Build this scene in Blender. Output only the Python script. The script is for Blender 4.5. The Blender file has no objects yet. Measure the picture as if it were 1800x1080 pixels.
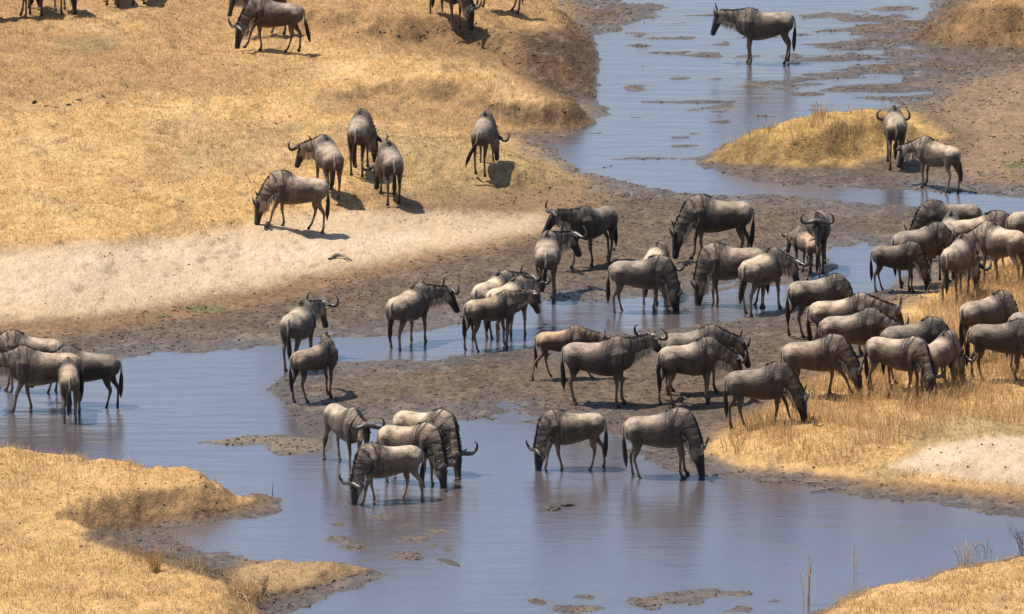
import bpy, math, random
import numpy as np
from mathutils import Vector

random.seed(7)
rng = np.random.default_rng(11)
S = bpy.context.scene
C = S.collection
R = math.radians

# ------------------------------------------------------------------ camera, light, exposure
CAM_H, PITCH, FOC = 42.0, R(12.0), 18000.0        # height (m), look-down angle, focal length in px of an 1800 px frame
cam = bpy.data.cameras.new('camera')
cam.lens = 360.0; cam.sensor_width = 36.0; cam.clip_start = 1.0; cam.clip_end = 9000.0
cam_ob = bpy.data.objects.new('camera', cam); C.objects.link(cam_ob)
cam_ob.location = (0, 0, CAM_H); cam_ob.rotation_euler = (R(90) - PITCH, 0, 0)
S.camera = cam_ob

SUN_EL, SUN_AZ = R(66), R(284)                     # azimuth clockwise from +Y (away from the camera)
world = bpy.data.worlds.new('World'); S.world = world; world.use_nodes = True
wn = world.node_tree; wn.nodes.clear()
sky = wn.nodes.new('ShaderNodeTexSky'); sky.sky_type = 'NISHITA'; sky.sun_disc = False
sky.sun_elevation = SUN_EL; sky.sun_rotation = SUN_AZ; sky.altitude = 900; sky.dust_density = 1.6; sky.air_density = 1.0
bg = wn.nodes.new('ShaderNodeBackground'); bg.inputs['Strength'].default_value = 0.11
wo = wn.nodes.new('ShaderNodeOutputWorld')
wn.links.new(sky.outputs[0], bg.inputs[0]); wn.links.new(bg.outputs[0], wo.inputs[0])
sun = bpy.data.lights.new('sun', 'SUN'); sun.energy = 4.8; sun.angle = R(0.5); sun.color = (1.0, 0.93, 0.81)
sun_ob = bpy.data.objects.new('sun', sun); C.objects.link(sun_ob)
sd = Vector((math.cos(SUN_EL) * math.sin(SUN_AZ), math.cos(SUN_EL) * math.cos(SUN_AZ), math.sin(SUN_EL)))
sun_ob.rotation_euler = sd.to_track_quat('Z', 'Y').to_euler()
sun_ob.location = (-40, 200, 80)
S.view_settings.view_transform = 'Standard'; S.view_settings.look = 'None'
S.view_settings.exposure = 0.62; S.view_settings.gamma = 1.0; S.view_settings.use_curve_mapping = False
S.render.engine = 'CYCLES'

# ------------------------------------------------------------------ geometry of the view (authoring aid: photo pixel -> place)
cp, sp = math.cos(PITCH), math.sin(PITCH)
def plan(u, v, z=0.0):
    """the place on the level z seen at photo pixel (u, v)"""
    u = np.asarray(u, float); v = np.asarray(v, float)
    a = (u - 900.0) / FOC; b = -(v - 540.0) / FOC
    dx, dy, dz = a, cp + b * sp, -sp + b * cp
    t = (z - CAM_H) / dz
    return dx * t, dy * t
def PL(pts):
    return np.array([plan(u, v) for u, v in pts])

# ------------------------------------------------------------------ numpy noise and distances
def _h(ix, iy, s):
    n = (ix.astype(np.int64) * 374761393 + iy.astype(np.int64) * 668265263 + s * 1442695041) & 0x7fffffff
    n = (n ^ (n >> 13)) * 1274126177 & 0x7fffffff
    return ((n ^ (n >> 16)) & 0xffff) / 65535.0
def vn(x, y, s=0):
    ix = np.floor(x); iy = np.floor(y); fx = x - ix; fy = y - iy
    fx = fx * fx * (3 - 2 * fx); fy = fy * fy * (3 - 2 * fy)
    a = _h(ix, iy, s); b = _h(ix + 1, iy, s); c = _h(ix, iy + 1, s); d = _h(ix + 1, iy + 1, s)
    return (a * (1 - fx) + b * fx) * (1 - fy) + (c * (1 - fx) + d * fx) * fy
def fbm(x, y, s=0, o=4):
    r = 0; a = 0.5; t = 0
    for k in range(o):
        r = r + a * vn(x, y, s + k * 17); t += a; a *= 0.5; x = x * 2.03 + 5.1; y = y * 2.03 + 3.7
    return r / t * 2 - 1
def ss(a, b, x):
    t = np.clip((x - a) / (b - a), 0, 1); return t * t * (3 - 2 * t)
def sdf(poly, x, y):
    """signed distance, positive inside"""
    d = np.full(x.shape, 1e18); ins = np.zeros(x.shape, bool); n = len(poly)
    for i in range(n):
        ax, ay = poly[i]; bx, by = poly[(i + 1) % n]
        ex, ey = bx - ax, by - ay; wx, wy = x - ax, y - ay
        t = np.clip((wx * ex + wy * ey) / (ex * ex + ey * ey + 1e-12), 0, 1)
        d = np.minimum(d, (wx - ex * t) ** 2 + (wy - ey * t) ** 2)
        if abs(ey) > 1e-9:
            ins ^= ((ay > y) != (by > y)) & (x < ex * (y - ay) / ey + ax)
    d = np.sqrt(d)
    return np.where(ins, d, -d)

# ------------------------------------------------------------------ the land: water outlines, banks, mud
WATER = [PL(p) for p in (
    # upper reach of the river and its bend
    [(1075, -200), (1085, 5), (1200, 12), (1130, 50), (1035, 62), (1050, 110), (1050, 170), (1075, 205), (985, 243), (965, 255),
     (1000, 285), (1060, 312), (1180, 335), (1350, 346), (1500, 356), (1640, 366), (1720, 380), (1800, 372), (2600, 380),
     (2600, 350), (1800, 342), (1650, 338), (1480, 332), (1340, 318), (1240, 298), (1195, 280), (1270, 245), (1330, 215), (1440, 190), (1560, 160),
     (1600, 125), (1640, 90), (1590, 68), (1630, 20), (1660, -200)],
    # middle channel
    [(-900, 720), (-100, 690), (0, 682), (120, 640), (215, 628), (350, 618), (480, 605), (600, 596), (690, 588), (800, 570), (860, 560), (945, 532),
     (1060, 530), (1180, 525), (1300, 510), (1400, 500), (1470, 470), (1440, 440), (1520, 430), (1580, 440), (1600, 480), (1580, 500), (1500, 520), (1400, 540),
     (1330, 556), (1240, 562), (1170, 582), (1080, 588), (960, 606), (840, 622), (700, 632), (600, 640), (500, 662), (470, 690),
     (500, 720), (540, 770), (585, 800), (600, 740), (700, 745), (830, 735), (890, 732), (960, 742), (1060, 752), (1100, 790), (1180, 822), (1270, 838), (1400, 856),
     (1560, 882), (1800, 905), (2600, 930), (2600, 985), (1800, 985), (1680, 1000), (1500, 1040), (1400, 1085), (1350, 1200), (1300, 1500),
     (350, 1500), (450, 1200), (495, 1085), (600, 1050), (680, 1010), (560, 985), (440, 978), (370, 965), (330, 950), (300, 930), (400, 915), (480, 900), (470, 885),
     (380, 862), (210, 838), (0, 812), (-900, 800)],
)]
BAR = PL([(300, 776), (400, 768), (500, 766), (580, 772), (600, 795), (560, 803), (500, 798), (420, 786)])
SPIT = PL([(430, 868), (470, 866), (508, 874), (500, 886), (520, 893), (440, 905), (420, 890)])
# banks: outline, height, bank width
BANKS = [
    (PL([(-2600, -900), (860, -900), (960, 15), (1040, 70), (1048, 200), (1020, 225), (950, 243), (1005, 300), (1090, 335), (980, 360), (850, 420), (500, 510), (200, 578), (-2600, 640)]), 0.42, 4.5),
    (PL([(300, -900), (860, -900), (965, 15), (1035, 70), (1050, 115), (1040, 172), (980, 150), (880, 122), (800, 104), (660, 104), (480, 90)]), 0.44, 0.75),
    (PL([(250, 190), (560, 150), (880, 148), (985, 178), (1040, 216), (960, 236), (850, 216), (700, 204), (560, 225)]), 0.45, 0.50),
    (PL([(600, 340), (660, 270), (860, 268), (960, 285), (1010, 308), (1040, 332), (900, 350)]), 0.20, 1.3),
    (PL([(1238, 290), (1265, 268), (1340, 250), (1480, 240), (1590, 240), (1650, 254), (1600, 268), (1530, 284), (1460, 298), (1370, 300)]), 0.60, 0.95),
    (PL([(1600, 72), (1640, 40), (1720, -60), (2800, -200), (2800, 105), (1900, 92), (1700, 88)]), 0.75, 1.0),
    (PL([(-2600, 802), (0, 814), (200, 840), (370, 860), (448, 884), (430, 900), (300, 922), (190, 945), (120, 1000), (-2600, 1100)]), 0.50, 0.80),
    (PL([(-2600, 900), (60, 920), (200, 965), (300, 995), (440, 1035), (482, 1090), (400, 1500), (-2600, 1500)]), 0.45, 0.9),
    (PL([(385, 1008), (450, 984), (560, 984), (650, 1002), (600, 1024), (500, 1060), (420, 1075)]), 0.16, 0.5),
    (PL([(1390, 1100), (1500, 1055), (1680, 1020), (1800, 1005), (2600, 985), (2800, 1500), (1300, 1500)]), 0.42, 0.8),
    (PL([(1225, 795), (1275, 820), (1400, 835), (1560, 858), (1800, 885), (2800, 915), (2800, 440), (1900, 450), (1700, 490), (1640, 510), (1560, 590), (1400, 680), (1270, 740)]), 0.32, 1.6),
]
BRAID = PL([(1080, 60), (1200, 10), (1600, 10), (1760, 130), (1560, 200), (1380, 210), (1200, 290), (1050, 300), (970, 255), (1080, 200), (1060, 120)])
MUDPOOL = PL([(560, 905), (700, 880), (830, 930), (840, 990), (700, 990), (540, 985)])
MUDFORE = PL([(880, 1045), (1100, 1030), (1300, 1015), (1420, 1045), (1380, 1090), (1150, 1085), (980, 1085)])
REED = PL([(860, 700), (1160, 790), (1060, 830), (960, 800), (880, 760)])

def height(x, y):
    x = np.asarray(x, float); y = np.asarray(y, float)
    wx = x + 0.24 * fbm(x * 0.9, y * 0.5, 3, 4) + .10 * fbm(x * 4, y * 2.5, 6, 3); wy = y + 0.6 * fbm(x * 0.7 + 9, y * 0.5, 4, 4) + .25 * fbm(x * 3.5, y * 2, 7, 3)
    dw = np.full(x.shape, -1e9)
    for p in WATER: dw = np.maximum(dw, sdf(p, wx, wy))
    n1 = fbm(x * 1.3, y * 0.7, 21, 5); n2 = fbm(x * 5.0, y * 3.0, 31, 3)
    streak = fbm(x * 1.1, y * 2.2, 41, 5)
    depth = -0.014 - 0.10 * ss(0.0, 1.1, dw)
    mud = 0.012 + 0.05 * ss(0.0, 2.0, -dw) + 0.06 * ss(1.0, 8.0, -dw)
    h = np.where(dw > 0, depth, mud)
    pits = fbm(x * 7.0, y * 4.5, 51, 2)
    h = h + n1 * 0.016 + n2 * 0.010 - .035 * ss(.15, .5, pits) * ss(.1, .9, -dw)
    for p, m, a in ((BRAID, 0.6, 0.065), (MUDPOOL, 0.6, 0.075), (MUDFORE, 0.6, 0.075), (REED, .6, .03)):
        k = ss(-m, m, sdf(p, wx, wy))
        h = h * (1 - k) + k * (((-0.022 + .045 * ss(6.0, 9.0, x)) if a == .065 else -0.008) + a * (streak if a == .065 else fbm(x * 2.2, y * 1.7, 43, 5)))
    h = np.maximum(h, -0.12 + 0.15 * ss(-0.25, 0.3, sdf(BAR, wx, wy)) + n2 * 0.01)
    h = np.maximum(h, -0.12 + 0.17 * ss(-0.3, 0.3, sdf(SPIT, wx, wy)) + n2 * 0.03)
    up = np.zeros_like(x)
    for i, (p, H, w) in enumerate(BANKS):
        d = sdf(p, wx, wy)
        k = ss(-0.15, w, d)
        if i == 1: k = k * (.15 + .85 * ss(-8.0, -1.5, x))
        if i == 2: k = k * (.10 + .90 * ss(-5.5, -0.3, x))
        up = up + H * k * (1 + 0.25 * n1) if i < 4 else np.maximum(up, H * k * (1 + 0.25 * n1))
        if i == 0: up = up + 0.5 * ss(2, 22, d) + 0.10 * fbm(x * 0.28, y * 0.16, 77, 3) * k
    h = h + up + np.clip(up, 0, 1) * (0.04 * n2 + 0.07 * fbm(x * 2.2, y * 1.6, 61, 3) - .05 * ss(.1, .5, fbm(x * 3.0, y * 2.2, 63, 3)) * ss(.55, .25, up))
    return h

def ground_at(u, v):
    """first ground (or water) met by the line of sight through photo pixel (u, v)"""
    zs = np.linspace(3.0, -0.15, 316)
    X, Y = [], []
    for z in zs:
        a, b = plan(u, v, z); X.append(float(a)); Y.append(float(b))
    X = np.array(X); Y = np.array(Y)
    h = np.maximum(height(X, Y), 0.0)
    k = np.argmax(h >= zs)
    return X[k], Y[k], float(h[k])

# ------------------------------------------------------------------ material helpers
def mat(name):
    m = bpy.data.materials.new(name); m.use_nodes = True
    nt = m.node_tree; b = nt.nodes['Principled BSDF']
    return m, nt, b
def N(nt, t, **kw):
    n = nt.nodes.new(t)
    for k, v in kw.items():
        if k in n.inputs.keys(): n.inputs[k].default_value = v
        else: setattr(n, k, v)
    return n
def noise(nt, vec, scale, detail=4, rough=0.6):
    n = N(nt, 'ShaderNodeTexNoise'); n.inputs['Scale'].default_value = scale
    n.inputs['Detail'].default_value = detail; n.inputs['Roughness'].default_value = rough
    if vec is not None: nt.links.new(vec, n.inputs['Vector'])
    return n.outputs['Fac']
def mapr(nt, f, a, b, c, d):
    n = N(nt, 'ShaderNodeMapRange'); nt.links.new(f, n.inputs['Value'])
    for k, v in zip(('From Min', 'From Max', 'To Min', 'To Max'), (a, b, c, d)): n.inputs[k].default_value = v
    return n.outputs[0]
def mth(nt, op, a, b):
    n = N(nt, 'ShaderNodeMath', operation=op)
    for i, q in enumerate((a, b)):
        if isinstance(q, (int, float)): n.inputs[i].default_value = q
        else: nt.links.new(q, n.inputs[i])
    return n.outputs[0]
def mixc(nt, fac, a, b, blend='MIX'):
    n = N(nt, 'ShaderNodeMix', data_type='RGBA', blend_type=blend)
    for sck, q in ((n.inputs[0], fac), (n.inputs[6], a), (n.inputs[7], b)):
        if isinstance(q, (int, float)): sck.default_value = q
        elif isinstance(q, tuple): sck.default_value = (*q, 1)
        else: nt.links.new(q, sck)
    return n.outputs[2]
def vscale(nt, vec, s):
    n = N(nt, 'ShaderNodeMapping'); n.inputs['Scale'].default_value = s; nt.links.new(vec, n.inputs['Vector']); return n.outputs[0]
def attr(nt, name, out='Fac'):
    n = N(nt, 'ShaderNodeAttribute'); n.attribute_name = name; return n.outputs[out]

# ground: the tint and wetness of each place are stored on the sheet, grain and grit come from noise
m_ground, nt, b = mat('earth_and_short_grass')
geo = N(nt, 'ShaderNodeNewGeometry').outputs['Position']
tint = attr(nt, 'tint', 'Color'); wet = attr(nt, 'wet')
f1 = noise(nt, geo, 1.3, 6, .65); f2 = noise(nt, vscale(nt, geo, (1, .6, 1)), 9.0, 5, .7); f3 = noise(nt, geo, 34.0, 3, .7)
v = mth(nt, 'MULTIPLY', mapr(nt, f1, .3, .7, .78, 1.22), mapr(nt, f2, .3, .7, .56, 1.42))
v = mth(nt, 'MULTIPLY', v, mapr(nt, f3, .3, .7, .70, 1.30))
v = mth(nt, 'ADD', mth(nt, 'MULTIPLY', mth(nt, 'SUBTRACT', v, 1.0), mth(nt, 'ADD', mapr(nt, attr(nt, 'sandy'), 0, 1, .78, .42), mth(nt, 'MULTIPLY', attr(nt, 'mudk'), .25))), 1.0)
col = mixc(nt, 1.0, tint, v, 'MULTIPLY')
spk = mapr(nt, noise(nt, vscale(nt, geo, (1, .5, 1)), 7.0, 6, .8), .60, .70, 0, .55)
col = mixc(nt, spk, col, (.10, .065, .035))
vo = N(nt, 'ShaderNodeTexVoronoi'); vo.inputs['Scale'].default_value = 4.2; vo.inputs['Randomness'].default_value = 1.0
wrp = N(nt, 'ShaderNodeVectorMath', operation='ADD'); nt.links.new(geo, wrp.inputs[0]); nt.links.new(mth(nt, 'MULTIPLY', f2, .25), wrp.inputs[1]); nt.links.new(wrp.outputs[0], vo.inputs['Vector'])
pit = mth(nt, 'MULTIPLY', mapr(nt, vo.outputs['Distance'], .12, .34, 1, 0), attr(nt, 'mudk'))
pit = mth(nt, 'MULTIPLY', pit, mapr(nt, f1, .42, .58, 0, 1))
col = mixc(nt, mth(nt, 'MULTIPLY', pit, .55), col, (.045, .033, .025))
crust = mth(nt, 'MULTIPLY', mapr(nt, noise(nt, vscale(nt, geo, (.8, .5, 1)), 3.2, 6, .75), .52, .62, 0, .55), attr(nt, 'mudk'))
col = mixc(nt, crust, col, (.225, .160, .105))
nt.links.new(col, b.inputs['Base Color'])
nt.links.new(mapr(nt, wet, 0, 1, .95, .42), b.inputs['Roughness'])
nt.links.new(mapr(nt, wet, 0, 1, .15, .5), b.inputs['Specular IOR Level'])
bp = N(nt, 'ShaderNodeBump', Strength=1.0, Distance=.09)
nt.links.new(mth(nt, 'SUBTRACT', mth(nt, 'ADD', f2, mth(nt, 'MULTIPLY', f3, .4)), mth(nt, 'MULTIPLY', pit, .7)), bp.inputs['Height'])
nt.links.new(bp.outputs[0], b.inputs['Normal'])

m_water, nt, b = mat('muddy_water')
geo = N(nt, 'ShaderNodeNewGeometry').outputs['Position']
big = noise(nt, vscale(nt, geo, (.35, .12, 1)), 1.0, 3, .5)
dn = noise(nt, vscale(nt, geo, (.6, 1.6, 1)), 2.0, 7, .75)
dep = mth(nt, 'ADD', attr(nt, 'depth'), mapr(nt, dn, .3, .7, -.020, .020))
deep = mapr(nt, dep, -.004, .022, 0, 1)
col = mixc(nt, mapr(nt, big, .35, .65, 0, 1), (.070, .061, .074), (.084, .072, .080))
col = mixc(nt, deep, (.085, .068, .062), col)
col = mixc(nt, mth(nt, 'MULTIPLY', attr(nt, 'silt'), mapr(nt, dn, .35, .65, .1, .6)), col, (.085, .064, .054))
nt.links.new(col, b.inputs['Base Color'])
b.inputs['IOR'].default_value = 2.5
nt.links.new(mth(nt, 'ADD', mapr(nt, deep, 0, 1, .15, .02), mth(nt, 'MULTIPLY', attr(nt, 'silt'), .03)), b.inputs['Roughness'])
r1 = noise(nt, vscale(nt, geo, (1.2, 3.0, 1)), 3.0, 5, .65); r2 = noise(nt, vscale(nt, geo, (1, 1.6, 1)), 26.0, 3, .7)
bp = N(nt, 'ShaderNodeBump', Strength=1.0, Distance=.006)
col = mixc(nt, mapr(nt, r2, .35, .65, 0, 1), mixc(nt, 1.0, col, (.72, .72, .74), 'MULTIPLY'), mixc(nt, 1.0, col, (1.3, 1.3, 1.28), 'MULTIPLY')); nt.links.new(col, b.inputs['Base Color'])
rr = noise(nt, vscale(nt, geo, (.55, 2.3, 1)), 1.0, 3, .55)
r1 = mth(nt, 'ADD', mth(nt, 'MULTIPLY', r1, .35), mth(nt, 'MULTIPLY', rr, mth(nt, 'ADD', mth(nt, 'MULTIPLY', attr(nt, 'silt'), 1.5), 2.2)))
nt.links.new(mth(nt, 'MULTIPLY', mth(nt, 'ADD', r1, mth(nt, 'MULTIPLY', r2, .35)), mapr(nt, deep, 0, 1, 1.3, 1.1)), bp.inputs['Height'])
nt.links.new(bp.outputs[0], b.inputs['Normal'])

def leafy(name, c1, c2, c3=None, rough=.75, tr=.0):
    m, nt, b = mat(name)
    r = attr(nt, 'shade')
    col = mixc(nt, r, c1, c2)
    if c3: col = mixc(nt, mapr(nt, r, .9, 1, 0, 1), col, c3)
    nt.links.new(col, b.inputs['Base Color']); b.inputs['Roughness'].default_value = rough
    b.inputs['Specular IOR Level'].default_value = .25
    if tr:
        t_ = N(nt, 'ShaderNodeBsdfTranslucent'); nt.links.new(col, t_.inputs['Color']); mx = N(nt, 'ShaderNodeMixShader'); mx.inputs[0].default_value = tr
        nt.links.new(b.outputs[0], mx.inputs[1]); nt.links.new(t_.outputs[0], mx.inputs[2]); nt.links.new(mx.outputs[0], nt.nodes['Material Output'].inputs[0])
    return m
m_grass = leafy('dry_golden_grass', (.43, .265, .11), (.76, .54, .275), (.20, .13, .06), tr=.4)
m_brown = leafy('dry_brown_grass', (.24, .14, .065), (.50, .32, .15), (.14, .09, .05), tr=.4)
m_green = leafy('low_green_growth', (.10, .11, .045), (.17, .17, .07))
m_dark = leafy('dark_weed', (.05, .045, .03), (.12, .11, .06))

def simple(name, c1, c2, sc, rough=.9):
    m, nt, b = mat(name)
    tc = N(nt, 'ShaderNodeTexCoord').outputs['Object']
    col = mixc(nt, mapr(nt, noise(nt, tc, sc, 4), .35, .65, 0, 1), c1, c2)
    nt.links.new(col, b.inputs['Base Color']); b.inputs['Roughness'].default_value = rough
    bp = N(nt, 'ShaderNodeBump', Strength=.6, Distance=.02); nt.links.new(noise(nt, tc, sc * 3, 3), bp.inputs['Height']); nt.links.new(bp.outputs[0], b.inputs['Normal'])
    return m
m_clod = simple('dark_clod_earth', (.045, .030, .020), (.10, .066, .042), 8)
m_wetclod = simple('wet_dark_mud', (.016, .012, .010), (.055, .040, .030), 14, .7)
m_wood = simple('grey_driftwood', (.16, .12, .08), (.30, .24, .17), 12)

# ------------------------------------------------------------------ mesh helpers
def mesh_np(name, V, F, m, parent=None, smooth=True, attrs=None, tri=None):
    """V (n,3); F list of faces or an (m,k) array"""
    me = bpy.data.meshes.new(name)
    V = np.asarray(V, np.float32)
    F = np.asarray(F, np.int32) if not isinstance(F, np.ndarray) else F.astype(np.int32)
    k = F.shape[1]
    me.vertices.add(len(V)); me.vertices.foreach_set('co', V.ravel())
    me.loops.add(F.size); me.loops.foreach_set('vertex_index', F.ravel())
    me.polygons.add(len(F)); me.polygons.foreach_set('loop_start', np.arange(0, F.size, k, dtype=np.int32))
    me.update(calc_edges=True)
    if smooth: me.polygons.foreach_set('use_smooth', np.ones(len(F), bool))
    for nm, (typ, data) in (attrs or {}).items():
        a = me.attributes.new(nm, typ, 'POINT')
        key = {'FLOAT': 'value', 'FLOAT_COLOR': 'color', 'FLOAT_VECTOR': 'vector'}[typ]
        a.data.foreach_set(key, np.asarray(data, np.float32).ravel())
    me.materials.append(m)
    o = bpy.data.objects.new(name, me); C.objects.link(o)
    if parent: o.parent = parent
    return o
def tag(o, label=None, cat=None, group=None, kind=None):
    for k, q in (('label', label), ('category', cat), ('group', group), ('kind', kind)):
        if q: o[k] = q
    return o

# ------------------------------------------------------------------ ground sheet
def axis(lo, hi, step, far, n=26):
    core = np.arange(lo, hi + step * .5, step)
    g = np.geomspace(step * 3, far, n)
    return np.concatenate([lo - g[::-1], core, hi + g])
gx = axis(-13.5, 13.5, 0.075, 3000.0); gy = axis(160.0, 236.0, 0.13, 3000.0)
GX, GY = np.meshgrid(gx, gy)
GZ = height(GX, GY)
def zone(pts, soft, x=None, y=None):
    """0..1 inside an outline given where it is seen in the photo; ground points are compared through the same projection"""
    P = np.array(pts, float)
    return ss(-soft, soft, sdf(P * [1, 4.5], PU, PV * 4.5))
def project(x, y, z):
    dy = y * cp - (z - CAM_H) * sp; up = y * sp + (z - CAM_H) * cp
    return 900 + FOC * x / dy, 540 - FOC * up / dy
PU, PV = project(GX, GY, GZ)
PU = np.clip(PU, -4000, 6000); PV = np.clip(PV, -4000, 6000)
nz = fbm(GX * .8, GY * .4, 90, 5); nzf = fbm(GX * 2.4, GY * 1.3, 91, 4)
PU0, PV0 = PU, PV
PU = PU + 25 * nz + 8 * nzf; PV = PV + 8 * nz + 4 * nzf
GOLD = np.array([.50, .305, .130]); BROWNG = np.array([.35, .205, .09]); SAND = np.array([.52, .38, .24]); MUD = np.array([.125, .086, .057])
EARTH = np.array([.22, .135, .072]); WETM = np.array([.070, .052, .042]); WHITE = np.array([.57, .43, .29]); OLIVE = np.array([.27, .22, .11])
GREEN = np.array([.11, .115, .05])
col = np.zeros(GX.shape + (3,)) + MUD
def lay(k, c):
    global col
    col = col * (1 - k[..., None]) + c * k[..., None]
upl = ss(.10, .30, GZ)
lay(zone([(-3000, -3000), (1000, -3000), (1000, 60), (1040, 120), (1030, 200), (1020, 250), (1080, 330), (1000, 380), (850, 440), (600, 500), (350, 560), (0, 600), (-3000, 640)], 40), EARTH)
lay(zone([(-3000, -3000), (900, -3000), (980, 60), (900, 120), (1020, 210), (900, 230), (1010, 310), (830, 345), (600, 385), (400, 410), (0, 440), (-3000, 450)], 60) , GOLD)
# browner sweep across the top left and the bank slopes
lay(.85 * zone([(-3000, -30), (0, 20), (200, 50), (500, 130), (330, 165), (0, 190), (-3000, 200)], 120), BROWNG)
lay(.75 * zone([(-3000, -3000), (1000, -3000), (980, 30), (700, 100), (500, 60), (0, 30), (-3000, 30)], 90), BROWNG)
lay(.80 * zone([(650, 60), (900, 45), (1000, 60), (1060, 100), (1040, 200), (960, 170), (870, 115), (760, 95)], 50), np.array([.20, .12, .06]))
lay(.92 * zone([(900, 60), (1010, 55), (1060, 90), (1050, 180), (1000, 175), (920, 135)], 30), np.array([.065, .040, .025]))  # shade on the steep right face of the bank, put into the soil colour
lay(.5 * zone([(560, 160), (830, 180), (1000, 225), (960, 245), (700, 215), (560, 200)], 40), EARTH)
lay(.85 * zone([(850, 178), (960, 190), (1035, 210), (1010, 222), (940, 212), (840, 194)], 14), np.array([.09, .055, .03]))  # dark line under the scarp: its shade painted into the ground tint
lay(.55 * zone([(640, 230), (860, 245), (960, 268), (1090, 330), (1000, 350), (700, 360), (620, 300)], 60), OLIVE)
lay(.65 * zone([(600, 340), (1000, 320), (1100, 335), (900, 400), (640, 380)], 60), EARTH)
lay(.35 * zone([(250, 215), (500, 225), (560, 300), (300, 300)], 90), OLIVE)
_pt = fbm(GX * .55, GY * .30, 301, 4); _pt2 = fbm(GX * 1.5, GY * .8, 302, 4)
_gk = ss(.36, .44, col[..., 0])
lay(.45 * _gk * ss(.15, .5, _pt), BROWNG); lay(.35 * _gk * ss(.2, .5, _pt2), OLIVE * 1.1); lay(.35 * _gk * ss(-.2, -.5, _pt), np.array([.56, .39, .20]))
# pale sand sweep
lay(.95 * zone([(-3000, 440), (0, 440), (200, 425), (420, 400), (560, 375), (800, 372), (950, 375), (960, 395), (830, 430), (600, 470), (450, 500), (250, 540), (0, 565), (-3000, 580)], 55), SAND)
lay(.7 * zone([(0, 455), (300, 425), (600, 415), (850, 400), (600, 455), (350, 500), (0, 540)], 60), WHITE)
# right side: island, banks
lay(zone([(1245, 285), (1290, 240), (1400, 195), (1600, 190), (1670, 240), (1600, 262), (1540, 276), (1470, 292)], 30), np.array([.46, .29, .10]))
lay(zone([(1630, 70), (1700, 10), (1760, -3000), (5000, -3000), (5000, 90), (1800, 80)], 40), BROWNG)
lay(.75 * zone([(1600, 150), (1800, 120), (5000, 120), (5000, 340), (1800, 335), (1680, 320), (1700, 240)], 60), np.array([.27, .18, .105]))
lay(zone([(1240, 800), (1290, 745), (1400, 680), (1530, 640), (1600, 500), (1690, 470), (1800, 440), (5000, 430), (5000, 905), (1800, 880), (1560, 855), (1400, 835), (1280, 828)], 35), GOLD)
lay(.6 * zone([(1500, 830), (1620, 790), (1560, 760), (1700, 730), (1800, 740), (5000, 740), (5000, 780), (1700, 790), (1560, 850)], 40), OLIVE)
lay(.95 * zone([(1560, 820), (1640, 785), (1740, 768), (5000, 755), (5000, 860), (1800, 850), (1660, 838)], 22), WHITE)
lay(.8 * zone([(1400, 835), (1560, 845), (1800, 862), (5000, 880), (5000, 915), (1800, 895), (1560, 868)], 20), EARTH)
# lower left and lower right land
lay(zone([(-3000, 750), (0, 755), (200, 785), (370, 820), (450, 880), (330, 905), (180, 920), (150, 950), (260, 985), (420, 1030), (470, 1100), (450, 3000), (-3000, 3000)], 14), GOLD)
lay(.6 * zone([(250, 860), (460, 885), (430, 915), (230, 945), (190, 920)], 22), np.array([.20, .12, .065]))
lay(zone([(390, 1010), (450, 975), (560, 980), (660, 1000), (560, 1030), (450, 1040)], 25), np.array([.34, .22, .11]))
lay(zone([(1400, 1090), (1440, 1040), (1510, 1010), (1680, 978), (1800, 965), (5000, 950), (5000, 3000), (1350, 3000)], 25), GOLD)
lay(.8 * zone([(320, 776), (420, 768), (560, 768), (590, 800), (480, 796)], 15), np.array([.32, .24, .14]))
lay(.85 * zone([(330, 541), (370, 538), (405, 545), (370, 551), (335, 549)], 12), GREEN)
lay(.7 * zone([(260, 553), (290, 550), (300, 556), (270, 558)], 10), GREEN)
lay(.75 * zone([(1770, 288), (1810, 285), (1830, 296), (1780, 300)], 14), GREEN)
lay(.5 * zone([(100, 72), (190, 65), (200, 82), (130, 92)], 40), GREEN)
lay(.5 * zone([(620, 985), (650, 995), (560, 990)], 12), GREEN)
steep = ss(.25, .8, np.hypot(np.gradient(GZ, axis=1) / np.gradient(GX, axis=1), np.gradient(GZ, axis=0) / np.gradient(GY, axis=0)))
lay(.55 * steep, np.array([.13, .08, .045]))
wetk = 1 - ss(.0, .075, GZ + .02 * nzf)
lay(.85 * wetk, WETM * (1.0 + .25 * nz[..., None]))
wetk = np.clip(wetk, 0, 1)
sandy = ss(.33, .42, col[..., 2] / np.maximum(col[..., 0], .01)) * ss(.35, .45, col[..., 0])
col = np.clip(col * (1 + .14 * nz[..., None]), .01, .9)
ny, nx = GX.shape
idx = np.arange(nx * ny).reshape(ny, nx)
quads = np.stack([idx[:-1, :-1], idx[:-1, 1:], idx[1:, 1:], idx[1:, :-1]], -1).reshape(-1, 4)
GZf = GZ.copy()
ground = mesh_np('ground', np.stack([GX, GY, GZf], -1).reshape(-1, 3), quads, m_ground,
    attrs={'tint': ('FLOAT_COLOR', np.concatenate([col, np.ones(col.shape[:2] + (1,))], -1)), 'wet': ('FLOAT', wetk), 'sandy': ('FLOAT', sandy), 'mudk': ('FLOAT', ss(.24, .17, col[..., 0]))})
tag(ground, 'dry grassland, sand and trampled mud on both sides of a shallow river', kind='structure')

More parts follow.
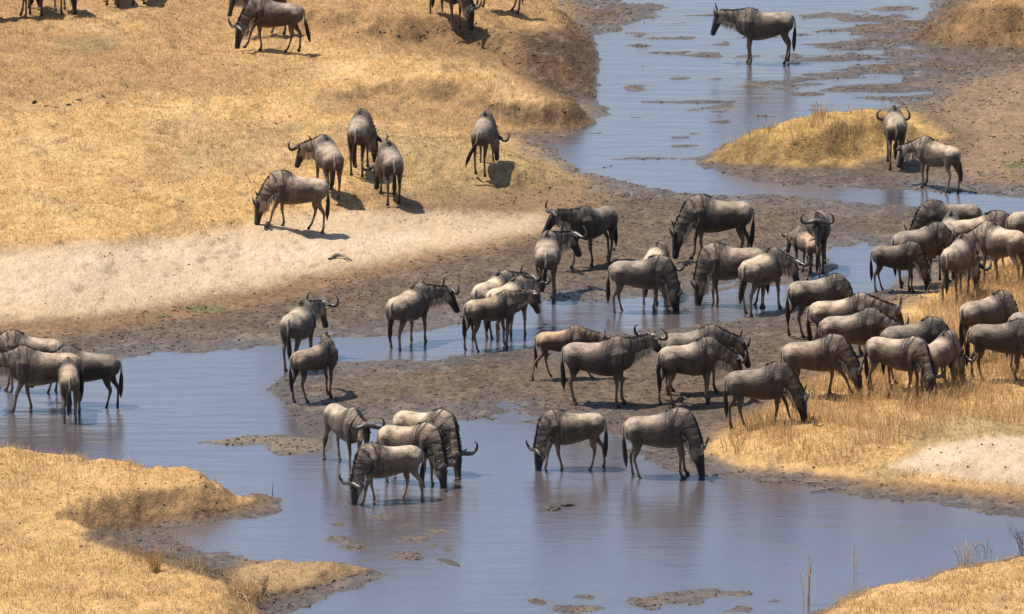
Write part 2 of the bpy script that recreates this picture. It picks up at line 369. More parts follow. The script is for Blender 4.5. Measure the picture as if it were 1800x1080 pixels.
wi = np.where((gx > -14.5) & (gx < 14.5))[0]; wj = np.where((gy > 158) & (gy < 260))[0]
wi = wi[::2]; wj = wj[::2]
wxs = np.concatenate([[-60.], gx[wi], [60.]]); wys = np.concatenate([[120.], gy[wj], [330.]])
WX, WY = np.meshgrid(wxs, wys); WD = np.clip(-height(WX, WY), -.02, .2)
a_, b_ = WX.shape; idx = np.arange(a_ * b_).reshape(a_, b_)
water = mesh_np('river_water', np.stack([WX, WY, WX * 0], -1).reshape(-1, 3), np.stack([idx[:-1, :-1], idx[:-1, 1:], idx[1:, 1:], idx[1:, :-1]], -1).reshape(-1, 4), m_water, attrs={'depth': ('FLOAT', WD), 'silt': ('FLOAT', WD * 0)})
tag(water, 'shallow blue grey muddy river winding between the banks', kind='structure')

# fast look-up of the built sheet
def hgrid(x, y):
    x = np.asarray(x, float); y = np.asarray(y, float)
    i = np.clip(np.searchsorted(gx, x) - 1, 0, nx - 2); j = np.clip(np.searchsorted(gy, y) - 1, 0, ny - 2)
    fx = (x - gx[i]) / (gx[i + 1] - gx[i]); fy = (y - gy[j]) / (gy[j + 1] - gy[j])
    return (GZ[j, i] * (1 - fx) + GZ[j, i + 1] * fx) * (1 - fy) + (GZ[j + 1, i] * (1 - fx) + GZ[j + 1, i + 1] * fx) * fy
def cgrid(x, y):
    i = np.clip(np.searchsorted(gx, x) - 1, 0, nx - 2); j = np.clip(np.searchsorted(gy, y) - 1, 0, ny - 2)
    return col[j, i], PU0[j, i], PV0[j, i]

# ------------------------------------------------------------------ grass
def blades(x, y, z, hgt, wid, lean, seg=1, seed=0):
    """upright tapering blades, seg 1 = one triangle, 2 = bent"""
    r = np.random.default_rng(seed); n = len(x)
    a = r.uniform(0, 2 * np.pi, n); la = r.uniform(0, 2 * np.pi, n); l = lean * r.uniform(.2, 1, n) * hgt
    wv = np.stack([np.cos(a), np.sin(a), np.zeros(n)], 1) * (wid * .5)[:, None]
    base = np.stack([x, y, z - .01], 1); lv = np.stack([np.cos(la), np.sin(la), np.zeros(n)], 1) * l[:, None]
    top = base + lv + np.array([0, 0, 1.]) * hgt[:, None]
    if seg == 1:
        V = np.stack([base - wv, base + wv, top], 1).reshape(-1, 3); F = np.arange(3 * n).reshape(-1, 3); per = 3
    else:
        mid = base + lv * .3 + np.array([0, 0, .6]) * hgt[:, None]
        V = np.stack([base - wv, base + wv, mid + wv * .7, mid - wv * .7, top], 1).reshape(-1, 3); k = np.arange(n)[:, None] * 5
        F = np.concatenate([k + [0, 1, 2], k + [0, 2, 3], k + [3, 2, 4]], 0); per = 5
    sh = np.repeat(r.uniform(0, 1, n), per)
    return V, F, sh
def scatter_grass(name, m, n, dens, h0, h1, wid, lean, label, seg=1, seed=0, zmin=.10):
    r = np.random.default_rng(seed)
    x = r.uniform(-13, 13, n); y = r.uniform(162, 234, n)
    c, u, v = cgrid(x, y); z = hgrid(x, y)
    clump = fbm(x * 2.0, y * 1.6, seed + 5, 3)
    keep = (dens(x, y, z, c, u, v, clump) > r.uniform(0, 1, n)) & (z > zmin)
    x, y, z = x[keep], y[keep], z[keep]
    hh = r.uniform(h0, h1, len(x)) * (1 + .5 * clump[keep])
    V, F, sh = blades(x, y, z, hh, np.full(len(x), wid) * r.uniform(.6, 1.3, len(x)), lean, seg, seed + 1)
    o = mesh_np(name, V, F, m, smooth=False, attrs={'shade': ('FLOAT', sh)})
    tag(o, label, 'grass', kind='stuff'); return o
inv = lambda u, v: (u > -150) & (u < 1950) & (v > -80) & (v < 1200)
def inpoly(pts, u, v, soft=20): return ss(-soft, soft, sdf(np.array(pts, float) * [1, 4.5], u, v * 4.5))
RB = [(1270, 825), (1290, 745), (1400, 690), (1530, 650), (1610, 520), (1690, 500), (1800, 470), (2000, 450), (2000, 760), (1700, 745), (1560, 790), (1480, 835)]
golden = lambda c: ss(.28, .40, c[:, 0]) * (1 - ss(.32, .38, c[:, 2] / c[:, 0]))
scatter_grass('short_golden_grass', m_grass, 900000, lambda x, y, z, c, u, v, k: inv(u, v) * golden(c) * (.35 + .5 * k), .03, .085, .016, .6,
    'short golden dry grass covering the banks and the slope on the left', 1, 101)
scatter_grass('short_brown_grass', m_brown, 520000, lambda x, y, z, c, u, v, k: inv(u, v) * ss(.15, .26, c[:, 0]) * (1 - ss(.40, .55, c[:, 0])) * (.30 + .6 * k), .02, .07, .016, .6,
    'short brown withered grass on the far slope and the bank sides', 1, 131, .12)
scatter_grass('tall_dry_grass', m_grass, 900000, lambda x, y, z, c, u, v, k: inpoly(RB, u, v, 40) * golden(c) * (.55 + .9 * k), .10, .34, .012, .7,
    'tall dry grass on the right bank where the herd grazes', 2, 151)
ISL = [(1290, 255), (1400, 215), (1480, 200), (1600, 200), (1640, 240), (1560, 270), (1400, 275)]
scatter_grass('island_grass', m_grass, 700000, lambda x, y, z, c, u, v, k: inpoly(ISL, u, v, 30) * (.3 + .9 * k), .08, .24, .014, .7,
    'yellow tufted grass growing over the low island by the river bend', 2, 171, .2)
FL = [(-200, 960), (180, 960), (300, 985), (440, 1030), (480, 1200), (-200, 1200)]; FR = [(1430, 1060), (1510, 1025), (1680, 990), (1900, 970), (1900, 1200), (1380, 1200)]
LH = [(-200, 770), (0, 775), (200, 805), (380, 845), (420, 880), (200, 890), (-200, 900)]
scatter_grass('foreground_grass', m_grass, 900000, lambda x, y, z, c, u, v, k: np.maximum(np.maximum(inpoly(FL, u, v, 30), inpoly(FR, u, v, 20)), .5 * inpoly(LH, u, v, 20)) * (.22 + .7 * k), .05, .17, .012, .8,
    'coarse golden grass on the near banks at the bottom corners', 2, 191)
print('ground built')

# ------------------------------------------------------------------ the wildebeest: one rest body, posed anew for every animal
m_coat, nt, b = mat('wildebeest_coat')
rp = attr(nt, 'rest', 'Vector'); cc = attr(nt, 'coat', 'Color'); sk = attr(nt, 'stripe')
oi = N(nt, 'ShaderNodeObjectInfo').outputs['Color']
st = noise(nt, vscale(nt, rp, (15, 1, 2.2)), 1.0, 3, .6)
st = mth(nt, 'MULTIPLY', mapr(nt, st, .47, .56, 0, .9), sk)
off = N(nt, 'ShaderNodeVectorMath', operation='ADD'); nt.links.new(rp, off.inputs[0]); nt.links.new(mth(nt, 'MULTIPLY', N(nt, 'ShaderNodeObjectInfo').outputs['Random'], 31.0), off.inputs[1])
patch = noise(nt, off.outputs[0], 4.0, 4, .6); fine = noise(nt, vscale(nt, rp, (20, 20, 8)), 3.0, 3, .7)
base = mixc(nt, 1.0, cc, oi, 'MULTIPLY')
base = mixc(nt, 1.0, base, mth(nt, 'MULTIPLY', mapr(nt, patch, .3, .7, .45, 1.55), mapr(nt, fine, .3, .7, .45, 1.55)), 'MULTIPLY')
base = mixc(nt, st, base, (.035, .026, .022))
nt.links.new(base, b.inputs['Base Color']); b.inputs['Roughness'].default_value = .62
b.inputs['Specular IOR Level'].default_value = .35
b.inputs['Sheen Weight'].default_value = .06; b.inputs['Sheen Roughness'].default_value = .5
bp = N(nt, 'ShaderNodeBump', Strength=.9, Distance=.02); nt.links.new(mth(nt, 'ADD', fine, mth(nt, 'MULTIPLY', patch, 2.0)), bp.inputs['Height']); nt.links.new(bp.outputs[0], b.inputs['Normal'])
m_horn, nt, b = mat('horn'); b.inputs['Roughness'].default_value = .38
nt.links.new(mixc(nt, attr(nt, 'shade'), (.060, .048, .040), (.030, .025, .022)), b.inputs['Base Color'])
m_hair = leafy('black_mane_hair', (.018, .014, .012), (.05, .038, .03), rough=.6)
m_beard = leafy('pale_beard_hair', (.42, .33, .22), (.62, .50, .36))
m_tail = leafy('tail_hair', (.30, .24, .18), (.016, .013, .011), rough=.6)
m_eye, nt, b = mat('eye'); b.inputs['Base Color'].default_value = (.01, .008, .006, 1); b.inputs['Roughness'].default_value = .1

def ring_loft(bm, secs, n=18):
    """secs: (centre, side vector, up vector) with lengths as radii; capped"""
    rings = []
    for c, s_, u_ in secs:
        c = Vector(c); s_ = Vector(s_); u_ = Vector(u_)
        rings.append([bm.verts.new(c + s_ * math.cos(t) + u_ * math.sin(t)) for t in [2 * math.pi * k / n for k in range(n)]])
    for a, q in zip(rings, rings[1:]):
        for k in range(n): bm.faces.new((a[k], a[(k + 1) % n], q[(k + 1) % n], q[k]))
    bm.faces.new(rings[0][::-1]); bm.faces.new(rings[-1])
def limb(bm, pts, n=12):
    """pts: (x, y, z, r fore-aft, r sideways)"""
    secs = []
    for i, p in enumerate(pts):
        a = Vector(pts[max(i - 1, 0)][:3]); q = Vector(pts[min(i + 1, len(pts) - 1)][:3]); d = (q - a).normalized()
        s_ = Vector((0, 1, 0)); s_ = (s_ - d * s_.dot(d)).normalized(); f_ = d.cross(s_)
        secs.append((p[:3], s_ * p[4], f_ * p[3]))
    ring_loft(bm, secs, n)

J0 = np.array([.38, 0, 1.06]); POLL = np.array([1.07, 0, 1.24]); NL = float(np.linalg.norm(POLL - J0)); ND = (POLL - J0) / NL
HA = R(-42); HD = np.array([math.cos(HA), 0, math.sin(HA)]); HU = np.array([-math.sin(HA), 0, math.cos(HA)])   # head axis, head top
HL = .50
MUZ = POLL + HD * HL

import bmesh
def squeeze(x): return np.where(x < .34, .34 - (.34 - x) * .85, x)
def rest_body(young):
    bm = bmesh.new()
    # trunk: x, top, bottom, half-width
    T = [(-.80, 1.02, .88, .05), (-.77, 1.10, .80, .12), (-.70, 1.155, .74, .175), (-.58, 1.19, .70, .205), (-.42, 1.19, .66, .215), (-.22, 1.18, .615, .25),
         (-.02, 1.195, .575, .27), (.16, 1.25, .555, .255), (.30, 1.325, .56, .215), (.42, 1.345, .60, .18), (.54, 1.29, .68, .16), (.64, 1.22, .74, .13), (.71, 1.12, .82, .08)]
    if young: T = [(x, t, t - (t - q) * .86, w * .86) for x, t, q, w in T]
    ring_loft(bm, [((x, 0, (t + q) / 2), (0, w, 0), (0, 0, (t - q) / 2)) for x, t, q, w in T], 24)
    # neck
    up = np.array([-ND[2], 0, ND[0]])
    K = [(-.02, .255, .15, -.02), (.12, .235, .125, -.01), (.26, .180, .095, 0), (.40, .150, .082, 0), (.56, .130, .075, 0), (.68, .122, .073, .0), (.75, .108, .07, 0)]
    ring_loft(bm, [(tuple(J0 + ND * s + up * o), (0, w, 0), tuple(up * h)) for s, h, w, o in K], 20)
    # head
    H = [(-.09, .06, .05, -.02), (-.05, .095, .072, -.02), (.04, .118, .085, -.02), (.12, .118, .085, -.02), (.20, .103, .068, -.012), (.29, .085, .052, -.005), (.38, .073, .050, 0), (.44, .070, .058, 0), (.485, .060, .055, 0), (.51, .035, .038, 0)]
    ring_loft(bm, [(tuple(POLL + HD * s + HU * o), (0, w, 0), tuple(HU * h)) for s, h, w, o in H], 18)
    for sy in (-1, 1):
        k = .88 if young else 1
        limb(bm, [(.36, .10 * sy, 1.12, .10, .07), (.40, .15 * sy, 1.02, .15, .085), (.42, .16 * sy, .84, .145, .075), (.40, .14 * sy, .70, .088 * k, .058), (.40, .135 * sy, .58, .058 * k, .045),
                  (.415, .13 * sy, .47, .040, .036), (.425, .13 * sy, .42, .041, .037), (.42, .13 * sy, .36, .031, .028), (.41, .13 * sy, .22, .026, .024), (.41, .13 * sy, .13, .034, .031), (.43, .13 * sy, .08, .030, .028), (.45, .13 * sy, .045, .044, .038), (.46, .13 * sy, .0, .052, .042)])
        limb(bm, [(-.52, .08 * sy, 1.10, .13, .08), (-.55, .135 * sy, .96, .19, .095), (-.55, .14 * sy, .82, .165 * k, .078), (-.545, .14 * sy, .68, .105 * k, .062), (-.60, .135 * sy, .56, .062, .045),
                  (-.665, .13 * sy, .47, .050, .036), (-.675, .13 * sy, .42, .044, .033), (-.665, .13 * sy, .34, .033, .028), (-.645, .13 * sy, .22, .028, .026), (-.635, .13 * sy, .13, .036, .031), (-.615, .13 * sy, .08, .031, .028), (-.595, .13 * sy, .045, .044, .038), (-.585, .13 * sy, .0, .052, .042)])
    for v_ in bm.verts: v_.co.x = squeeze(v_.co.x)
    me = bpy.data.meshes.new('rest'); bm.normal_update(); bm.to_mesh(me); bm.free()
    o = bpy.data.objects.new('rest', me); C.objects.link(o)
    r = o.modifiers.new('r', 'REMESH'); r.mode = 'VOXEL'; r.voxel_size = .0135
    s = o.modifiers.new('s', 'SMOOTH'); s.iterations = 5; s.factor = .5
    d = o.modifiers.new('d', 'DECIMATE'); d.ratio = .22
    dg = bpy.context.evaluated_depsgraph_get(); ev = o.evaluated_get(dg); m2 = ev.to_mesh(); m2.calc_loop_triangles()
    V = np.zeros(len(m2.vertices) * 3, np.float32); m2.vertices.foreach_get('co', V)
    F = np.zeros(len(m2.loop_triangles) * 3, np.int32); m2.loop_triangles.foreach_get('vertices', F)
    ev.to_mesh_clear(); bpy.data.objects.remove(o); bpy.data.meshes.remove(me)
    return V.reshape(-1, 3).astype(float), F.reshape(-1, 3)

def neck_s(P):
    q = P - J0
    s = q @ ND; n = q @ np.array([-ND[2], 0, ND[0]])
    s = s - .55 * np.maximum(0, -n - .17) * (s < .55)
    s = s - .6 * ss(.75, .55, P[:, 2]) * (P[:, 0] < .62)
    return s
def head_w(P):
    q = P - POLL
    a = q @ HD; s = neck_s(P)
    return ss(-.10, .03, a) * ss(NL - .22, NL - .06, s)
def rot(P, yaw, pitch):
    """pitch up about the sideways axis, then yaw to the animal's left"""
    cpi, spi = np.cos(pitch), np.sin(pitch); x = P[..., 0] * cpi - P[..., 2] * spi; z = P[..., 0] * spi + P[..., 2] * cpi
    cy, sy = np.cos(yaw), np.sin(yaw); return np.stack([x * cy - P[..., 1] * sy, x * sy + P[..., 1] * cy, z], -1)
def fbend(s): return ss(-.14, .32, s) * .80 + .20 * np.clip(s / NL, 0, 1)
SG = np.linspace(-2.2, NL + .8, 240)
def deform(P, pose, rigid=None):
    """pose: dict np neck pitch, ny neck yaw, hp head pitch (absolute), hy extra head yaw, legs 4 x (dx, knee)"""
    P = np.array(P, float)
    s = neck_s(P) if rigid != 'head' else np.full(len(P), NL); hw = head_w(P) if rigid != 'head' else np.ones(len(P))
    # head about the poll
    extra = pose['hp'] - HA - pose['np']
    Q = rot(P - POLL, pose['hy'] * hw, extra * hw) + POLL
    # the rest frame of the bent neck
    d = rot(np.repeat(ND[None], len(SG), 0), pose['ny'] * fbend(SG), pose['np'] * fbend(SG))
    ds = SG[1] - SG[0]; cum = np.concatenate([[[0, 0, 0]], np.cumsum((d[1:] + d[:-1]) * .5 * ds, 0)])
    i0 = np.array([np.interp(0, SG, cum[:, k]) for k in range(3)]); cum = cum - i0 + J0
    s2 = np.where(hw > 0, s * (1 - hw) + NL * hw, s)
    Cs = np.stack([np.interp(s2, SG, cum[:, k]) for k in range(3)], -1)
    f = fbend(s2)
    out = rot(Q - (J0 + ND * s2[:, None]), pose['ny'] * f, pose['np'] * f) + Cs
    # legs
    if rigid is None:
        for k, (fx, sy) in enumerate(((1, 1), (1, -1), (-1, 1), (-1, -1))):
            dx, kn = pose['legs'][k]; zp = .88
            m = ((P[:, 1] * sy) > 0) & ((P[:, 0] > -.05) == (fx > 0)) & (P[:, 2] < zp)
            ax = .41 if fx > 0 else float(squeeze(-.56))
            w = np.where(P[:, 2] < .56, 1.0, ss(.26, .10, np.abs(P[:, 0] - ax)) * ss(.02, .09, P[:, 1] * sy)) * m
            w = np.where(P[:, 2] < .56, w, w * ss(zp, .5, P[:, 2]) / np.maximum(ss(zp, .5, np.full(len(P), .56)), 1e-6))
            t = np.clip((zp - P[:, 2]) / zp, 0, 1)
            out[:, 0] += w * (dx * t + kn * np.exp(-((P[:, 2] - .44) / .17) ** 2))
            out[:, 2] += w * (abs(kn) * .25 * ss(.5, .1, P[:, 2]))
    return out

def tube_np(pts, rad, n=8):
    pts = np.array(pts, float); m = len(pts); T = np.gradient(pts, axis=0); T /= np.linalg.norm(T, axis=1)[:, None]
    a = np.cross(T, np.array([.31, .2, .93])); a /= np.linalg.norm(a, axis=1)[:, None]; c = np.cross(T, a)
    th = np.arange(n) * 2 * np.pi / n
    V = (pts[:, None] + np.array(rad)[:, None, None] * (a[:, None] * np.cos(th)[None, :, None] + c[:, None] * np.sin(th)[None, :, None])).reshape(-1, 3)
    k = np.arange(m - 1)[:, None] * n + np.arange(n)[None]; k2 = np.arange(m - 1)[:, None] * n + (np.arange(n)[None] + 1) % n
    F = np.stack([k, k2, k2 + n, k + n], -1).reshape(-1, 4)
    return V, F, np.repeat(np.linspace(0, 1, m), n)
def cr(pts, n):
    """smooth curve through points"""
    pts = np.array(pts, float); P = np.concatenate([[2 * pts[0] - pts[1]], pts, [2 * pts[-1] - pts[-2]]])
    out = []
    for t in np.linspace(0, len(pts) - 1 - 1e-6, n):
        i = int(t); f = t - i; a, b_, c, d = P[i:i + 4]
        out.append(.5 * (2 * b_ + (c - a) * f + (2 * a - 5 * b_ + 4 * c - d) * f * f + (3 * b_ - a - 3 * c + d) * f ** 3))
    return np.array(out)
def headpt(a, y, h): return POLL + HD * a + HU * h + np.array([0, y, 0])

def coat_colour(V, young):
    n = len(V); x, y, z = V[:, 0], V[:, 1], V[:, 2]
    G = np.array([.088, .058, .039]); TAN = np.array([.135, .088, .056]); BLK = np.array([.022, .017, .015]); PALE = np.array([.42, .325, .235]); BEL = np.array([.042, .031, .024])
    c = np.repeat(G[None], n, 0); s_ = neck_s(V); cr_ = np.interp(s_, [-.14, 0, .12, .26, .40, .56, .75], [.22, .26, .235, .18, .15, .13, .108])
    def L(k, q):
        nonlocal c
        k = np.clip(k, 0, 1)[:, None]; c = c * (1 - k) + q * k
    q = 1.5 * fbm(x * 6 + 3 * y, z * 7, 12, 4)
    L(.95 * ss(.98, 1.14, z + .07 * q + .06 * ss(-.3, -.6, x)) * ss(.30, .0, x), PALE); L(.5 * ss(1.0, 1.2, z + .05 * q) * ss(.0, .3, x), PALE)  # pale back fur, brightened further with sunlight painted into the coat colour
    L(.8 * ss(.90, .68, z + .04 * q), BEL)  # dark belly fur, deepened upwards with shade painted into the coat colour
    hw = ss(NL - .20, NL - .04, neck_s(V)) * ss(-.12, -.02, (V - POLL) @ HD)
    leg = ss(.74, .56, z) * (1 - hw)
    L(leg, TAN); L(.35 * leg * ss(.5, .2, z), np.array([.20, .13, .085])); L(ss(.065, .04, z) * (1 - hw), BLK)
    L(ss(.16, .10, z) * .5 * (1 - hw), BLK)
    a = (V - POLL) @ HD; h = (V - POLL) @ HU
    L(hw * .25, PALE); L((1 - hw) * ss(-.12, -.02, s_) * ss(.045, .02, np.abs(y)) * ss(-.045, -.015, ((V - J0) @ np.array([-ND[2], 0, ND[0]])) - cr_), BLK)
    face = np.maximum(ss(-.04, .01, h + .0 * a) * ss(-.08, .0, a), ss(.12, .22, a))
    L(hw * face, BLK)
    # flat pale patch where the tail hangs between dark thighs
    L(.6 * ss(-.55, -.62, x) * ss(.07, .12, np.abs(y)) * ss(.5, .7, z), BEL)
    if young: c = c * np.array([1.08, 1.0, .92])
    sk = ss(.05, .22, x) * ss(.55, .75, z) * (1 - hw) 
    return c, np.clip(sk, 0, 1)

REST = {}
for yg in (False, True):
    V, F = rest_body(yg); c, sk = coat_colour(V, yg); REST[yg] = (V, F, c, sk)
print('rest body', len(REST[False][0]), len(REST[False][1]))

def hair_np(roots, dirs, length, width, r):
    """drooping tapering locks, two faces each"""
    n = len(roots); sv = np.cross(dirs, r.normal(size=(n, 3))); sv /= np.linalg.norm(sv, axis=1)[:, None] + 1e-9
    L_ = length[:, None]; w = width
    V = np.stack([roots - sv * w, roots + sv * w, roots + dirs * L_ * .6 + sv * w * .8, roots + dirs * L_ * .6 - sv * w * .8, roots + dirs * L_ + np.array([0, 0, -.02])], 1).reshape(-1, 3)
    k = np.arange(n)[:, None] * 5
    F = np.concatenate([k + [0, 1, 2], k + [0, 2, 3], k + [3, 2, 4]], 0)
    return V, F, np.repeat(r.uniform(0, 1, n), 5)

def make_beest(label, x, y, z, heading, scale=1.0, head='graze', yaw=0.0, hyaw=0.0, legs=None, tone=(1, 1, 1), young=False, tail=(0, 0), horn=1.0, slope=0.0, seed=0, neckp=None, headp=None, muz=0.03):
    r = np.random.default_rng(seed + 500)
    V, F, c, sk = REST[young]
    pr = {'up': (-2, -66), 'high': (12, -50), 'level': (-20, -66), 'low': (-38, -72), 'graze': (-60, -86)}[head]
    pose = dict(np=R(pr[0] if neckp is None else neckp), hp=R(pr[1] if headp is None else headp), ny=R(yaw), hy=R(hyaw), legs=legs)
    if head == 'graze' and neckp is None:
        lo, hi = R(-110), R(-20)
        for _ in range(18):
            pose['np'] = (lo + hi) / 2
            mz = deform(np.array([MUZ]), pose, 'head')[0, 2]
            if mz < muz: lo = pose['np']
            else: hi = pose['np']
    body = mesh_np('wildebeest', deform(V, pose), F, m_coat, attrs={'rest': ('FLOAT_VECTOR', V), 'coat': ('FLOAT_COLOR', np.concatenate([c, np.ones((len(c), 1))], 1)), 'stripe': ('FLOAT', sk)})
    body.location = (x, y, z); body.rotation_euler = (0, -slope, R(heading)); body.scale = (scale * r.uniform(.97, 1.03), scale * r.uniform(.95, 1.12), scale * r.uniform(.97, 1.03))
    # place the middle between the hooves on the chosen spot
    body.color = (*tone, 1)
    tag(body, label, 'wildebeest', 'wildebeest of the herd at the river')
    k = (.55 if young else 1.0) * horn
    for sy in (-1, 1):
        pts = [headpt(-.03, .02 * sy, .080), headpt(-.03, .075 * sy, .085), headpt(.00, (.07 + .10 * k) * sy, .070), headpt(.01, (.07 + .19 * k) * sy, .065), headpt(-.03 * k, (.07 + .25 * k) * sy, .08),
               headpt(-.09 * k, (.07 + .255 * k) * sy, .09 + .03 * k), headpt(-.15 * k, (.07 + .225 * k) * sy, .09 + .06 * k), headpt(-.19 * k, (.07 + .165 * k) * sy, .09 + .08 * k)]
        cv = cr(pts, 16); rad = np.interp(np.linspace(0, 1, 16), [0, .2, .6, 1], [.054, .046, .028, .006]) * (.65 + .35 * k)
        Vh, Fh, sh = tube_np(cv, rad, 8)
        mesh_np('horn', deform(Vh, pose, 'head'), Fh, m_horn, body, attrs={'shade': ('FLOAT', sh)})
        # ear: a folded leaf below and behind the horn
        t = np.linspace(0, 1, 6); ax = np.array([headpt(-.04 - .03 * q, (.07 + .17 * q) * sy, .045 - .05 * q) for q in t]); wd = np.array([.018, .036, .042, .036, .022, .003])
        Ve = np.concatenate([ax + HU * wd[:, None], ax - HD * .016, ax - HU * wd[:, None]]); i = np.arange(5)
        Fe = np.concatenate([np.stack([i, i + 1, i + 7, i + 6], 1), np.stack([i + 6, i + 7, i + 13, i + 12], 1)])
        mesh_np('ear', deform(Ve, pose, 'head'), Fe, m_hair if not young else m_tail, body, attrs={'shade': ('FLOAT', np.full(18, .5))})
        ey = headpt(.10, .082 * sy, .035)
        u_, w_ = np.meshgrid(np.linspace(0, 2 * np.pi, 8, endpoint=False), np.linspace(.01, np.pi - .01, 5))
        Vy = np.stack([np.cos(u_) * np.sin(w_), np.sin(u_) * np.sin(w_), np.cos(w_)], -1).reshape(-1, 3) * .016 + ey
        kk = np.arange(4)[:, None] * 8 + np.arange(8)[None]; k2 = np.arange(4)[:, None] * 8 + (np.arange(8)[None] + 1) % 8
        mesh_np('eye', deform(Vy, pose, 'head'), np.stack([kk, k2, k2 + 8, kk + 8], -1).reshape(-1, 4), m_eye, body)
    # mane along the crest from the poll to behind the withers
    n = 420; s = r.uniform(-.14, NL - .02, n)
    crest = J0 + ND * s[:, None]
    topz = np.interp(s, [-.14, 0, .12, .26, .40, .56, .75], [.235, .26, .235, .18, .15, .13, .108])
    roots = crest + np.array([-ND[2], 0, ND[0]]) * (topz - .02)[:, None]; roots[:, 1] += r.normal(0, .010, n)
    dirs = np.stack([r.normal(-.55, .25, n), r.normal(0, .8, n), np.full(n, .7)], 1); dirs /= np.linalg.norm(dirs, axis=1)[:, None]
    Vm, Fm, sh = hair_np(roots, dirs, r.uniform(.03, .08, n) * (.7 if young else 1), .011, r)
    mesh_np('mane', deform(Vm, pose), Fm, m_hair, body, smooth=False, attrs={'shade': ('FLOAT', sh)})
    # beard: roots ride on the throat, locks hang straight down
    n = 300 if not young else 60; s = r.uniform(.22, NL - .02, n)
    low = np.interp(s, [.12, .26, .40, .56, .75], [.235, .18, .15, .13, .11])
    roots = J0 + ND * s[:, None] - np.array([-ND[2], 0, ND[0]]) * (low - .02)[:, None]; roots[:, 1] += r.normal(0, .022, n)
    roots = deform(roots, pose)
    dirs = np.stack([r.normal(0, .12, n), r.normal(0, .12, n), np.full(n, -1.)], 1); dirs /= np.linalg.norm(dirs, axis=1)[:, None]
    ln = np.minimum(r.uniform(.08, .22, n) * (.6 if young else 1), np.maximum(roots[:, 2] - .05, .02))
    Vb, Fb, sh = hair_np(roots, dirs, ln, .010, r)
    mesh_np('beard', Vb, Fb, m_beard, body, smooth=False, attrs={'shade': ('FLOAT', sh)})
    # tail: bare dock, then a long black brush
    tx, ty = tail
    pts = [(-.74, 0, 1.10), (-.80, .01, 1.06), (-.835, .02 * ty, .96), (-.835 - .02 * abs(tx), ty * .06 , .82), (-.82 - tx * .10, ty * .14, .66), (-.80 - tx * .18, ty * .22, .50), (-.79 - tx * .24, ty * .27, .36), (-.785 - tx * .28, ty * .30, .26 + .03 * abs(tx))]
    pts = [(float(squeeze(p[0])) - .0, p[1], p[2]) for p in pts]
    rad = np.interp(np.linspace(0, 1, 18), [0, .15, .42, .52, .75, 1], [.030, .022, .019, .040, .050, .006])
    Vt, Ft, sh = tube_np(cr(pts, 18), rad, 9)
    mesh_np('tail', Vt, Ft, m_tail, body, attrs={'shade': ('FLOAT', ss(.34, .46, sh))})
    return body

